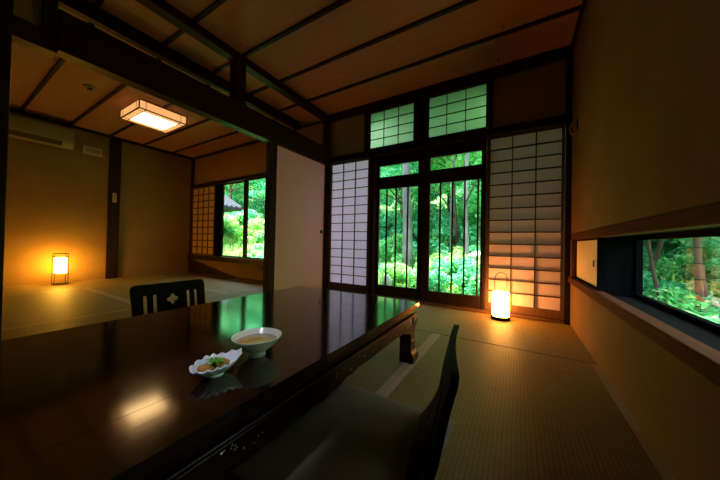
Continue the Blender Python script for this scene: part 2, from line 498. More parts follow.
# back wall
bw = MB()
bw.box(-2.38, -1.79, YB, YB + .03, 1.93, 2.47)
bw.box(-0.245, XR - .04, YB, YB + .03, 1.93, 2.47)
struct(bw.build('wall_back', M['plaster_grey']))
trim(19, MB().box(-2.38, XR - .045, YB - .055, YB + .045, 1.855, 1.905), M['wood_x'])      # lintel
trim(20, MB().box(-2.38, XR - .045, YB - .03, YB + .045, 1.905, 1.935), M['wood_x'])
trim(21, MB().box(-2.38, XR - .045, YB - .06, YB + .075, -.05, 0.028), M['brown_frame'], 0.003)   # threshold
trim(22, MB().box(-1.79, -1.735, YB - .03, YB + .045, 1.935, 2.464), M['wood_z'])
trim(23, MB().box(-1.08, -0.94, YB - .03, YB + .045, 1.935, 2.464), M['wood_z'])
trim(24, MB().box(-0.275, -0.235, YB - .03, YB + .045, 1.935, 2.464), M['wood_z'])
trim(25, MB().box(-1.675, -1.615, YB - .04, YB + .075, 0.03, 1.854), M['wood_z'])
trim(26, MB().box(-0.315, -0.285, YB - .03, YB + .075, 0.03, 1.854), M['wood_z'])
trim(27, MB().box(-1.73, -0.28, YB - .03, YB + .045, 1.937, 1.962), M['wood_x'])
trim(28, MB().box(-1.73, -0.28, YB - .03, YB + .045, 2.438, 2.464), M['wood_x'])

# transom windows
def lattice(b, x0, x1, z0, z1, cols, rows, y0, y1, t=0.008):
    for i in range(1, cols):
        x = x0 + (x1 - x0) * i / cols
        b.box(x - t / 2, x + t / 2, y0, y1, z0, z1)
    for j in range(1, rows):
        z = z0 + (z1 - z0) * j / rows
        b.box(x0, x1, y0, y1, z - t / 2, z + t / 2)
    return b
for n, (x0, x1) in enumerate(((-1.71, -1.105), (-0.915, -0.30)), 1):
    wn = sgroup('window_%d' % n, ((x0 + x1) / 2, YB, 1.962), 'green-glowing transom window above the glass doors')
    f = MB(wn.location)
    f.box(x0 - .022, x0, YB - .015, YB + .015, 1.963, 2.437); f.box(x1, x1 + .022, YB - .015, YB + .015, 1.963, 2.437)
    f.build('window_frame', M['wood_z'], wn)
    lattice(MB(wn.location), x0, x1, 1.962, 2.438, 3, 4, YB - .010, YB + .002).build('lattice', M['wood_z'], wn)
    MB(wn.location).box(x0, x1, YB + .004, YB + .008, 1.963, 2.437).build('pane', M['frosted'], wn)

# glass sliding doors
def glass_door(n, sx0, gx0, gx1, sx1, bars, y, label):
    d = sgroup('door_%d' % n, ((sx0 + sx1) / 2, y, 0.03), label)
    f = MB(d.location); t = 0.018
    f.box(sx0, gx0, y - t, y + t, 0.03, 1.852); f.box(gx1, sx1, y - t, y + t, 0.03, 1.852)
    f.box(gx0, gx1, y - t, y + t, 0.03, 0.158); f.box(gx0, gx1, y - t, y + t, 1.415, 1.572); f.box(gx0, gx1, y - t, y + t, 1.722, 1.852)
    f.build('door_frame', M['wood_z'], d, bevel=0.002)
    for b in bars:
        MB(d.location).box(b - .0085, b + .0085, y - .014, y + .006, 0.158, 1.415).build('bar', M['wood_z'], d)
    MB(d.location).box(gx0 - .002, gx1 + .002, y + .008, y + .012, 0.156, 1.417).build('pane', M['glass'], d)
    MB(d.location).box(gx0 - .002, gx1 + .002, y + .008, y + .012, 1.570, 1.724).build('pane', M['glass'], d)
    return d
d1 = glass_door(1, -1.612, -1.577, -1.045, -0.965, (-1.465, -1.335, -1.177), YB + .045, 'left glass sliding door with thin upright bars')
d2 = glass_door(2, -0.985, -0.885, -0.335, -0.317, (-0.765, -0.630, -0.500, -0.365), YB + .0, 'right glass sliding door with thin upright bars')
for d, hx, hy in ((d1, -1.0, YB + .026), (d2, -0.935, YB - .019)):
    MB(d.location).box(hx - .008, hx + .008, hy - .003, hy, 0.80, 0.89).build('finger_pull', M['black_metal'], d, bevel=0.002)

# shoji screens
def shoji(name, x0, x1, px0, px1, z0, pz0, pz1, z1, y, cols, rows, label, t=0.014, fm='brown_frame', bar=0.008, lm='lattice', pm='shoji_paper', depth=0.012):
    s = thing(name, ((x0 + x1) / 2, y, z0), label, 'sliding screen')
    f = MB(s.location)
    f.box(x0, px0, y - t, y + t, z0, z1); f.box(px1, x1, y - t, y + t, z0, z1)
    f.box(px0, px1, y - t, y + t, z0, pz0); f.box(px0, px1, y - t, y + t, pz1, z1)
    f.build('frame', M[fm], s, bevel=0.002)
    lattice(MB(s.location), px0, px1, pz0, pz1, cols, rows, y - depth, y + .003, bar).build('lattice', M[lm], s)
    MB(s.location).box(px0, px1, y + .0035, y + .0045, pz0, pz1).build('paper', M[pm], s)
    return s
shoji('shoji_screen', -2.374, -1.68, -2.335, -1.727, 0.030, 0.130, 1.825, 1.852, YB + .0, 3, 14,
      'tall shoji screen with dark lattice between the corner post and the glass doors', bar=0.0105)
shoji('shoji_screen', -0.283, 0.376, -0.250, 0.352, 0.030, 0.105, 1.825, 1.852, YB + .0, 3, 14,
      'tall shoji screen behind the lit floor lantern at the right wall', bar=0.011, depth=0.016, pm='shoji_paper_warm')

# ------------------------------------------------------------------ left room walls
lw = MB()
lw.box(XL - .06, XL, YN, YL + .05, -.05, ZCL)
struct(lw.build('wall_left', M['plaster']), 'ochre plaster wall lit by the small floor lamp')
trim(30, MB().box(XL + .001, XL + .035, 1.635, 1.79, 0.0, ZCL - .046), M['wood_z'], label='dark post on the far wall of the side room')
ww = MB()
ww.box(XL, -2.48, YL, YL + .05, -.05, 0.29)
ww.box(XL, -2.48, YL, YL + .05, 1.86, ZCL)
ww.box(-3.53, -2.48, YL, YL + .05, 0.29, 1.86)
struct(ww.build('wall_window_side', M['plaster']))
trim(33, MB().box(XL + .001, -3.5, YL - .05, YL + .04, 1.795, 1.858), M['wood_x'])
trim(34, MB().box(XL + .001, -3.5, YL - .07, YL + .04, 0.292, 0.385), M['wood_x'])
trim(35, MB().box(XL + .002, XL + .06, YL - .04, YL - .001, 0.0, ZCL - .05), M['wood_z'], 0.003)
trim(36, MB().box(-3.56, -3.48, YL - .05, YL + .04, 0.386, 1.794), M['wood_z'])
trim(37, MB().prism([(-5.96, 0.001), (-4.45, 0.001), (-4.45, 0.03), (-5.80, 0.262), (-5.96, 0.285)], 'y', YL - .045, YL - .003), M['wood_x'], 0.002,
     label='dark sloping wedge under the side room window')  # dark wedge against the wall, sloping down to the right
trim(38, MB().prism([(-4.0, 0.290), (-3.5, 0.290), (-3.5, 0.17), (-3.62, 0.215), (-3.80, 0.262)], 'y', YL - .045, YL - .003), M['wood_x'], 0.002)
trim(39, MB().box(-4.44, -2.49, YL - .02, YL - .001, 0.0, 0.03), M['wood_x'], 0.002)
# window of the left room
w3 = sgroup('window_3', (-4.3, YL, 0.39), 'sliding window of the side room looking into the garden')
def sash(x0, x1, gx0, gx1, y):
    f = MB(w3.location)
    f.box(x0, gx0, y - .014, y + .014, 0.387, 1.793); f.box(gx1, x1, y - .014, y + .014, 0.387, 1.793)
    f.box(gx0, gx1, y - .014, y + .014, 0.387, 0.41); f.box(gx0, gx1, y - .014, y + .014, 1.772, 1.793)
    f.build('window_frame', M['wood_z'], w3)
    MB(w3.location).box(gx0, gx1, y - .002, y + .002, 0.409, 1.773).build('pane', M['glass'], w3)
sash(-5.1, -4.225, -4.925, -4.285, YL + .025)
sash(-4.22, -3.562, -4.14, -3.585, YL - .006)
shoji('shoji_screen', -6.0, -5.105, -5.945, -5.165, 0.387, 0.42, 1.765, 1.794, YL - .02, 4, 10,
      'small lattice shoji at the left end of the side room window', t=0.012, bar=0.022, lm='orange_lattice', pm='shoji_paper_cream', depth=0.008)
M['green_jamb'] = noisy('dark_green_grey_jamb', (0.03, 0.05, 0.03), (0.05, 0.08, 0.05), 0.5)
trim(40, MB().box(-5.10, -4.94, YL - .045, YL + .008, 0.387, 1.793), M['black_wood'], 0.002)

# wall behind the camera
struct(MB().box(XL - .06, XR + .06, YN - .06, YN, -.05, ZC).build('wall_near', M['plaster']))

# fusuma at the divider
fu = thing('fusuma_door', (XD, 2.56, 0.0), 'plain pale fusuma sliding door with a round pull beneath the heavy beam', 'sliding door')
b = MB(fu.location); b.box(XD - .010, XD + .010, 2.115, 3.00, 0.02, 1.825); b.build('door_panel', M['fusuma'], fu)
b = MB(fu.location)
b.box(XD - .014, XD + .014, 2.101, 2.116, 0.001, 1.834); b.box(XD - .014, XD + .014, 3.0, 3.024, 0.001, 1.834)
b.box(XD - .014, XD + .014, 2.116, 3.0, 0.001, 0.02); b.box(XD - .014, XD + .014, 2.116, 3.0, 1.825, 1.834)
b.build('door_frame', M['brown_frame'], fu)
b = MB(fu.location)
vs = []
ring = []
for (r, x) in ((0.0275, 0.0105), (0.0275, 0.014), (0.022, 0.014), (0.020, 0.011), (0.0, 0.0108)):
    ring.append([(XD + x, 2.955 + r * math.cos(2 * PI * k / 24), 0.85 + r * math.sin(2 * PI * k / 24)) for k in range(24)])
allv = [p for rg in ring for p in rg]
fs = [(i * 24 + k, i * 24 + (k + 1) % 24, (i + 1) * 24 + (k + 1) % 24, (i + 1) * 24 + k) for i in range(4) for k in range(24)]
b.add(allv, fs); b.build('finger_pull', M['black_metal'], fu)

# small sliding panel in the right wall
sp = thing('sliding_panel', (XR + .02, 2.5, 0.441), 'small cream paper sliding panel with a dark pull in the right wall', 'sliding panel')
b = MB(sp.location); b.box(XR + .014, XR + .026, 2.150, 2.86, 0.452, 0.752); b.build('door_panel', M['panel_paper'], sp)
b = MB(sp.location)
b.box(XR + .009, XR + .03, 2.136, 2.150, 0.441, 0.764); b.box(XR + .009, XR + .03, 2.86, 2.874, 0.441, 0.764)
b.box(XR + .009, XR + .03, 2.150, 2.86, 0.441, 0.452); b.box(XR + .009, XR + .03, 2.150, 2.86, 0.752, 0.764)
b.build('door_frame', M['black_wood'], sp)
b = MB(sp.location); b.box(XR + .011, XR + .0138, 2.27, 2.30, 0.575, 0.62); b.build('finger_pull', M['black_metal'], sp, bevel=0.004)

# low window in a deep dark recess
w4 = sgroup('window_4', (0.60, 1.35, 0.41), 'long low window set deep in the right wall')
b = MB(w4.location)
b.box(XR + .031, 0.66, 0.5, 2.13, 0.388, 0.418)
b.build('window_sill', M['grey_sill'], w4)
b = MB(w4.location)
b.box(XR + .035, 0.625, 2.138, 2.17, 0.375, 0.80)
b.box(XR + .061, 0.66, 0.5, 2.1375, 0.775, 0.80)
b.box(XR + .061, 0.66, 0.5, 0.55, 0.40, 0.775)
b.box(0.50, 0.53, 2.171, 3.12, 0.3, 0.85)  # unseen board added behind the sliding panel to stop light leaking in
b.build('window_reveal', M['black_wood'], w4)
b = MB(w4.location)
b.box(0.59, 0.62, 0.56, 2.136, 0.4185, 0.440); b.box(0.59, 0.62, 0.56, 2.136, 0.750, 0.7745)
b.box(0.59, 0.62, 2.122, 2.136, 0.440, 0.750); b.box(0.59, 0.62, 0.56, 0.60, 0.436, 0.750)
b.build('window_frame', M['black_wood'], w4, bevel=0.002)
MB(w4.location).box(0.603, 0.607, 0.60, 2.122, 0.440, 0.750).build('pane', M['thick_glass'], w4)

# roof over the rooms with eaves
rf = MB(); rf.box(XL - .8, XR + 1.1, YN - .8, YB + .80, 2.72, 2.80)
struct(rf.build('roof', M['roof_under']))
# outer board walls closing the gap between ceiling and roof
ob = MB(); ob.box(XL - .06, XR + .08, YB + .06, YB + .09, 2.50, 2.72); ob.box(XR + .062, XR + .09, YN, YB + .06, 0.86, 2.72)
ob.box(XL - .06, -2.5, YB + .05, YB + .08, 1.92, 2.5)
struct(ob.build('wall_outer_boards', M['roof_under']))

portal((-0.97, YB + .12, 1.0), (math.radians(-90), 0, 0), 1.6, 2.0) if False else None

# ------------------------------------------------------------------ tatami
def tatami(x0, x1, y0, y1, along, label, group=None, h=0.032, bm='heri'):
    t = thing('tatami_mat', ((x0 + x1) / 2, (y0 + y1) / 2, -0.05), label, 'tatami mat', group)
    g = 0.0015
    b = MB(t.location)
    if along == 'y':
        b.box(x0 + h, x1 - h, y0 + g, y1 - g, -.05, 0.0)
        c = [(x0 + g, x0 + h), (x1 - h, x1 - g)]
        cs = [(a, bb, y0 + g, y1 - g) for a, bb in c]
    else:
        b.box(x0 + g, x1 - g, y0 + h, y1 - h, -.05, 0.0)
        c = [(y0 + g, y0 + h), (y1 - h, y1 - g)]
        cs = [(x0 + g, x1 - g, a, bb) for a, bb in c]
    b.build('mat', M['tatami_' + along], t)
    for q in cs:
        MB(t.location).box(*q, -.05, 0.0008).build('cloth_border', M[bm], t)
G1 = 'tatami mats of the front room'
tatami(-0.53, XR, 0.28, 2.10, 'y', 'ribbed tatami mat beside the right wall, running towards the camera', G1)
tatami(-1.46, -0.53, 0.28, 2.10, 'y', 'tatami mat beneath the far end of the black table', G1)
tatami(-2.37, -1.46, 0.28, 2.10, 'y', 'tatami mat under the far legless chair', G1)
tatami(-1.40, XR, 2.10, 3.02, 'x', 'bright tatami mat under the lit lantern in front of the glass doors', G1, 0.008, 'dark_heri')
tatami(-2.37, -1.40, 2.10, 3.02, 'x', 'tatami mat in front of the left shoji screen', G1, 0.008, 'dark_heri')
tatami(-0.53, XR, YN, 0.28, 'y', 'tatami mat beside the right wall, nearest the camera', G1)
tatami(-1.46, -0.53, YN, 0.28, 'y', 'tatami mat beneath the near end of the black table', G1)
tatami(-2.37, -1.46, YN, 0.28, 'y', 'tatami mat at the near left, beside the near post', G1)
G2 = 'tatami mats of the side room'
tatami(XL, -5.12, 1.20, YL, 'y', 'tatami mat along the far wall, between the post and the window corner', G2)
tatami(XL, -5.12, YN, 1.20, 'y', 'tatami mat under the small glowing frame lamp', G2)
tatami(-5.12, -3.30, 2.10, YL, 'x', 'tatami mat directly under the side room window', G2)
tatami(-5.12, -3.30, 1.20, 2.10, 'x', 'middle tatami mat of the side room, one row in from the window', G2)
tatami(-5.12, -3.30, YN, 1.20, 'x', 'side room tatami mat in front of the glowing frame lamp', G2)
tatami(-3.30, -2.49, 0.9, YL, 'y', 'side room tatami mat next to the dividing beam and fusuma', G2)
tatami(-3.30, -2.49, YN, 0.9, 'y', 'side room tatami mat next to the near post', G2)
trim(41, MB().box(-2.489, -2.371, 0.236, 2.004, -.05, 0.0), M['wood_y'], 0.002)
trim(42, MB().box(-2.489, -2.371, 2.101, 3.02, -.05, 0.0), M['wood_y'], 0.002)
trim(43, MB().box(-2.489, -2.371, YN, 0.109, -.05, 0.0), M['wood_y'], 0.002)

# ------------------------------------------------------------------ lacquer table
TX0, TX1, TY0, TY1, TZ = -1.48, -0.505, -0.25, 1.565, 0.347
tb = thing('low_table', ((TX0 + TX1) / 2, (TY0 + TY1) / 2, 0), 'long low black lacquered table with carved legs and apron', 'table')
def rrect(x0, x1, y0, y1, r, n=5):
    p = []
    for cx, cy, a in ((x1 - r, y1 - r, 0), (x0 + r, y1 - r, 90), (x0 + r, y0 + r, 180), (x1 - r, y0 + r, 270)):
        for k in range(n + 1):
            t = math.radians(a + 90 * k / n)
            p.append((cx + r * math.cos(t), cy + r * math.sin(t)))
    return p
sx = -0.662
b = MB(tb.location)
b.prism(rrect(TX0, sx - .0006, TY0, TY1, 0.006, 2), 'z', TZ - .024, TZ)
b.prism(rrect(sx + .0006, TX1, TY0, TY1, 0.006, 2), 'z', TZ - .024, TZ)
b.box(TX0 + .01, TX1 - .01, TY0 + .01, TY1 - .01, TZ - .026, TZ - .004)
b.build('tabletop', M['lacquer'], tb)
b = MB(tb.location)   # stepped moulding and waist under the top
b.box(TX0 + .012, TX1 - .012, TY0 + .012, TY1 - .012, TZ - .036, TZ - .0265)
b.box(TX0 + .022, TX1 - .022, TY0 + .022, TY1 - .022, TZ - .062, TZ - .0365)
b.box(TX0 + .008, TX1 - .008, TY0 + .008, TY1 - .008, TZ - .074, TZ - .0625)
b.build('waist_moulding', M['lacquer_side'], tb, bevel=0.003)
ztop = TZ - .0745
def apron_profile(L):
    """lower edge with brackets near the ends and a gentle centre drop; along 0..L"""
    pts = [(0, ztop), (L, ztop)]
    low = []
    N = 60
    for i in range(N + 1):
        u = i / N * L
        e = min(u, L - u)
        d = 0.052
        if e < 0.17:
            d = 0.052 + 0.040 * (0.5 + 0.5 * math.cos(PI * e / 0.17)) + 0.006 * math.sin(e * 90)
        c = abs(u - L / 2)
        if c < 0.22:
            d += 0.016 * (0.5 + 0.5 * math.cos(PI * c / 0.22)) + 0.003 * math.cos(c * 70)
        low.append((u, ztop - d))
    return pts + list(reversed(low))
LY = TY1 - TY0 - 0.18; LX = TX1 - TX0 - 0.18
for x0 in (TX1 - .030, TX0 + .010):
    MB(tb.location).prism([(TY0 + .09 + u, z) for u, z in apron_profile(LY)], 'x', x0, x0 + .02).build('apron', M['lacquer_side'], tb, bevel=0.002)
for y0 in (TY1 - .030, TY0 + .010):
    MB(tb.location).prism([(TX0 + .09 + u, z) for u, z in apron_profile(LX)], 'y', y0, y0 + .02).build('apron', M['lacquer_side'], tb, bevel=0.002)
def leg(cx, cy, sxn, syn):
    b = MB((cx, cy, 0))
    # square leg that flares at the shoulder, narrows and ends in a scroll foot
    prof = [(0.0, 0.048), (0.012, 0.052), (0.035, 0.054), (0.055, 0.047), (0.070, 0.037), (0.10, 0.034), (0.125, 0.040), (0.135, 0.036),
            (0.15, 0.034), (0.19, 0.036), (0.22, 0.042), (0.25, 0.047), (ztop, 0.048)]
    vs = []; fs = []
    for z, h in prof:
        # outer faces follow the scroll, inner faces stay plain
        o = h; i = 0.036
        xa, xb = (-i, o) if sxn > 0 else (-o, i)
        ya, yb = (-i, o) if syn > 0 else (-o, i)
        vs += [(cx + xa, cy + ya, z), (cx + xb, cy + ya, z), (cx + xb, cy + yb, z), (cx + xa, cy + yb, z)]
    n = len(prof)
    for k in range(n - 1):
        for q in range(4):
            fs.append((k * 4 + q, k * 4 + (q + 1) % 4, k * 4 + 4 + (q + 1) % 4, k * 4 + 4 + q))
    fs += [(3, 2, 1, 0), tuple(range((n - 1) * 4, n * 4))]
    b.off = Vector(tb.location)
    b.add(vs, fs)
    b.build('leg', M['lacquer_side'], tb, bevel=0.004)
for cx, a in ((TX1 - .053, 1), (TX0 + .053, -1)):
    for cy, c in ((TY1 - .053, 1), (TY0 + .053, -1)):
        leg(cx, cy, a, c)
# pearl inlay: tiny beads trailing along the visible apron
b = MB(tb.location)
def bead(b, c, r):
    vs = []; n, m = 6, 4
    for i in range(m + 1):
        ph = PI * i / m
        for k in range(n):
            t = 2 * PI * k / n
            vs.append((c[0] + r * 0.4 * math.cos(ph), c[1] + r * math.sin(ph) * math.cos(t), c[2] + r * math.sin(ph) * math.sin(t)))
    fs = [(i * n + k, i * n + (k + 1) % n, (i + 1) * n + (k + 1) % n, (i + 1) * n + k) for i in range(m) for k in range(n)]
    b.add(vs, fs)
for cy in (0.30, 0.86, 1.30):
    for k in range(26):
        a = random.uniform(-1, 1)
        bead(b, (TX1 - .0098, cy + a * 0.17, ztop - .024 + 0.014 * math.sin(a * 8) + random.uniform(-.006, .006)), random.uniform(.0014, .0028))
o = b.build('pearl_inlay', M['pearl'], tb, smooth=True); tag(o, 'tiny white pearl dots')

tb.location.z = 0.001
TZ += 0.0012
# ------------------------------------------------------------------ dishes
bx, by = -0.686, 0.541
bo = thing('bowl', (bx, by, TZ), 'small white footed bowl of golden soup on the black table', 'bowl')
bo.scale = (0.94, 0.94, 1.0)
b = MB(); b.lathe([(0.026, 0.0), (0.028, 0.001), (0.0265, 0.014), (0.034, 0.018), (0.052, 0.030), (0.068, 0.045), (0.0765, 0.0585), (0.078, 0.060), (0.0765, 0.0612), (0.074, 0.059), (0.064, 0.044), (0.048, 0.030), (0.028, 0.021), (0.002, 0.019), (0.002, 0.0145), (0.022, 0.013), (0.0225, 0.001)], 56, closed=True)
b.build('vessel', M['white_ceramic'], bo, smooth=True)
b = MB(); b.lathe([(0.0005, 0.0455), (0.064, 0.0456), (0.0635, 0.0450), (0.0005, 0.0440)], 48, closed=True); b.build('soup', M['soup'], bo, smooth=True)

px_, py_ = -0.672, 0.402
pl = thing('plate', (px_, py_, TZ), 'ruffled leaf-shaped white dish beside the bowl on the black table', 'plate')
ang = math.atan2(0.128, 0.026)
N, R = 72, 9
def plate_pt(u, k, lift=0.0):
    th = 2 * PI * k / N
    # long leaf: pointed at one end
    base = 0.048 + 0.020 * abs(math.cos(th)) ** 1.5
    base += 0.012 * max(0, math.cos(th)) ** 8
    edge = 1 + 0.045 * math.sin(th * 14) * u ** 4
    r = 0.83 * base * u * edge
    z = 0.006 + 0.026 * u ** 2.4 + 0.003 * math.sin(th * 14 + 1) * u ** 4 + 0.016 * max(0, math.cos(th)) ** 4 * u ** 3 + 0.010 * max(0, math.sin(th)) ** 3 * u ** 3
    x, y = r * math.cos(th), r * math.sin(th) * 0.86
    c, s_ = math.cos(ang), math.sin(ang)
    return (x * c - y * s_, x * s_ + y * c, z + lift)
vs = [(0, 0, 0.006)]; fs = []
for i in range(1, R + 1):
    for k in range(N): vs.append(plate_pt(i / R, k))
for k in range(N): fs.append((0, 1 + k, 1 + (k + 1) % N))
for i in range(R - 1):
    for k in range(N):
        a = 1 + i * N; fs.append((a + k, a + N + k, a + N + (k + 1) % N, a + (k + 1) % N))
b = MB(); b.add(vs, fs)
o = b.build('dish_body', M['blue_white_ceramic'], pl, smooth=True)
md = o.modifiers.new('solid', 'SOLIDIFY'); md.thickness = 0.003; md.offset = 1
b = MB(); b.lathe([(0.018, 0.0), (0.0205, 0.0), (0.023, 0.0075), (0.018, 0.0075)], 32, closed=True); b.build('foot_ring', M['blue_white_ceramic'], pl, smooth=True)
# the sweet on the dish
sw = thing('jelly_sweet', (px_, py_, TZ + .0095), 'amber jelly sweet with a green leaf on the ruffled dish', 'food')
def blob(b, c, r, seed, n=14, m=8, amp=0.12):
    vs = []
    for i in range(m + 1):
        ph = PI * i / m
        for k in range(n):
            t = 2 * PI * k / n
            d = Vector((math.sin(ph) * math.cos(t), math.sin(ph) * math.sin(t), math.cos(ph)))
            q = 1 + amp * noise.noise(d * 1.8 + Vector((seed, seed * 2, 0)))
            # squarish body
            d2 = Vector([math.copysign(abs(e) ** 0.7, e) for e in d])
            vs.append((c[0] + d2.x * r[0] * q, c[1] + d2.y * r[1] * q, c[2] + d2.z * r[2] * q))
    fs = [(i * n + k, i * n + (k + 1) % n, (i + 1) * n + (k + 1) % n, (i + 1) * n + k) for i in range(m) for k in range(n)]
    b.add(vs, fs)
b = MB(); blob(b, (0.003, 0.012, 0.014), (0.019, 0.021, 0.0135), 1); blob(b, (-.001, -.024, 0.013), (0.020, 0.017, 0.012), 5)
o = b.build('jelly', M['jelly'], sw, smooth=True)
b = MB()
for k, a in enumerate((-1.1, -0.3, 0.4, 1.2, 2.4, 3.4, 4.3)):
    L = 0.024 + 0.004 * (k % 3)
    d = Vector((math.cos(a), math.sin(a), 0)); n_ = Vector((-d.y, d.x, 0)); c0 = Vector((0.006, -0.004, 0.0305))
    b.add([c0, c0 + d * L * .45 + n_ * .005 + Vector((0, 0, .004)), c0 + d * L + Vector((0, 0, -.003)), c0 + d * L * .45 - n_ * .005 + Vector((0, 0, .004)),
           c0 + Vector((0, 0, -.001)), c0 + d * L * .45 + n_ * .005 + Vector((0, 0, .003)), c0 + d * L + Vector((0, 0, -.004)), c0 + d * L * .45 - n_ * .005 + Vector((0, 0, .003))],
          [(0, 1, 2, 3), (7, 6, 5, 4), (0, 4, 5, 1), (1, 5, 6, 2), (2, 6, 7, 3), (3, 7, 4, 0)])
b.build('leaf_garnish', M['garnish'], sw)

# ------------------------------------------------------------------ legless chairs
def zaisu_back_mesh():
    cu = bpy.data.curves.new('z', 'CURVE'); cu.dimensions = '2D'; cu.fill_mode = 'BOTH'; cu.extrude = 0.009
    def poly(pts):
        s = cu.splines.new('POLY'); s.points.add(len(pts) - 1)
        for p, q in zip(s.points, pts): p.co = (q[0], q[1], 0, 1)
        s.use_cyclic_u = True
    def rr(x0, x1, y0, y1, r, n=6): return rrect(x0, x1, y0, y1, r, n)
    H = 0.392
    out = []
    W = 0.215
    # outline: rounded top corners, slight taper to the seat
    for k in range(9):
        t = math.radians(90 * k / 8); out.append((W - .030 + .030 * math.cos(t), H - .030 + .030 * math.sin(t)))
    for k in range(9):
        t = math.radians(90 + 90 * k / 8); out.append((-W + .030 + .030 * math.cos(t), H - .030 + .030 * math.sin(t)))
    out += [(-W + .012, 0.0), (W - .012, 0.0)]
    poly(out)
    for x in (-0.148, -0.098, 0.098, 0.148):
        poly(rr(x - .012, x + .012, 0.085, H - .065, 0.005, 3))
    q = []
    for k in range(64):
        t = 2 * PI * k / 64
        r = 0.030 + 0.006 * math.cos(4 * t)
        q.append((r * math.cos(t), H - .105 + r * math.sin(t)))
    poly(q)
    ob = bpy.data.objects.new('z', cu); COL.objects.link(ob)
    dg = bpy.context.evaluated_depsgraph_get()
    me = bpy.data.meshes.new_from_object(ob.evaluated_get(dg))
    bpy.data.objects.remove(ob)
    bm = bmesh.new(); bm.from_mesh(me)
    for i in range(1, 20):
        g = bm.verts[:] + bm.edges[:] + bm.faces[:]
        bmesh.ops.bisect_plane(bm, geom=g, plane_co=(0, H * i / 20, 0), plane_no=(0, 1, 0))
    for i in range(-5, 6):
        g = bm.verts[:] + bm.edges[:] + bm.faces[:]
        bmesh.ops.bisect_plane(bm, geom=g, plane_co=(W * i / 6 + .001, 0, 0), plane_no=(1, 0, 0))
    bmesh.ops.remove_doubles(bm, verts=bm.verts[:], dist=1e-5)
    for v in bm.verts:
        y, h, t = v.co
        u = h / H
        lean = 0.12 * u + 0.03 * math.sin(u * PI - 0.2) + 0.01 * math.sin(u * 2 * PI) + 0.012
        cup = 0.2 * y * y * (0.4 + u)
        v.co = Vector((lean + cup + t, y, 0.024 + h))
    bmesh.ops.recalc_face_normals(bm, faces=bm.faces)
    bm.to_mesh(me); bm.free()
    me.materials.clear(); me.materials.append(M['chair_lacquer'])
    return me
zb = zaisu_back_mesh()
def make_zaisu(loc, rz, label):
    z = thing('legless_chair', loc, label, 'legless chair', 'legless chairs at the low table', rz)
    o = bpy.data.objects.new('backrest', zb); COL.objects.link(o); o.parent = z
    md = o.modifiers.new('bevel', 'BEVEL'); md.width = 0.003; md.segments = 2; md.limit_method = 'ANGLE'; md.angle_limit = math.radians(40)
    b = MB(); b.prism(rrect(-0.40, 0.02, -0.205, 0.205, 0.03), 'z', 0.012, 0.026); b.build('seat', M['chair_lacquer'], z, bevel=0.003)
    b = MB(); b.box(-0.38, 0.0, -0.19, -0.16, 0.0, 0.012); b.build('runner', M['chair_lacquer'], z)
    b = MB(); b.box(-0.38, 0.0, 0.16, 0.19, 0.0, 0.012); b.build('runner', M['chair_lacquer'], z)
    return z
z1 = make_zaisu((-0.293, 0.775, 0.001), math.radians(10), 'near dark wooden legless chair seen edge-on beside the right side of the table')
z2 = copy_tree(z1)
z2.location = (-1.815, 0.86, 0.001); z2.rotation_euler = (0, 0, PI + math.radians(2))
z2['label'] = 'far dark legless chair with pierced slots and flower cut-out behind the table'

# cushion
cu = MB()
cx0, cx1, cy0, cy1 = -0.690, -0.185, 0.46, 1.03
n = 28
vs = []; fs = []
for side in (1, -1):
    for i in range(n + 1):
        for j in range(n + 1):
            a = -1 + 2 * i / n; c = -1 + 2 * j / n
            a2 = math.copysign(1 - (1 - abs(a)) ** 1.6, a); c2 = math.copysign(1 - (1 - abs(c)) ** 1.6, c)
            h = ((1 - abs(a2) ** 6) * (1 - abs(c2) ** 6)) ** 0.5
            pinch = 1 - 0.02 * (1 - c2 * c2) * abs(a2) ** 3
            pinch2 = 1 - 0.02 * (1 - a2 * a2) * abs(c2) ** 3
            z = side * (0.017 * h) + 0.006 * noise.noise(Vector((a2 * 2, c2 * 2, 3.1))) * h
            vs.append(((cx0 + cx1) / 2 + a2 * (cx1 - cx0) / 2 * pinch, (cy0 + cy1) / 2 + c2 * (cy1 - cy0) / 2 * pinch2, z))
for s_ in (0, 1):
    o0 = s_ * (n + 1) ** 2
    for i in range(n):
        for j in range(n):
            f = (o0 + i * (n + 1) + j, o0 + (i + 1) * (n + 1) + j, o0 + (i + 1) * (n + 1) + j + 1, o0 + i * (n + 1) + j + 1)
            fs.append(f if s_ == 0 else tuple(reversed(f)))
cu.off = Vector(((cx0 + cx1) / 2, (cy0 + cy1) / 2, 0))
cu.add(vs, fs)
o = cu.build('floor_cushion', M['cushion'], smooth=True)
o.location.z = 0.028 + 0.0185
bmx = bmesh.new(); bmx.from_mesh(o.data); bmesh.ops.remove_doubles(bmx, verts=bmx.verts[:], dist=1e-4); bmesh.ops.recalc_face_normals(bmx, faces=bmx.faces); bmx.to_mesh(o.data); bmx.free()
tag(o, 'flat olive-grey square cushion on the near legless chair', 'cushion')

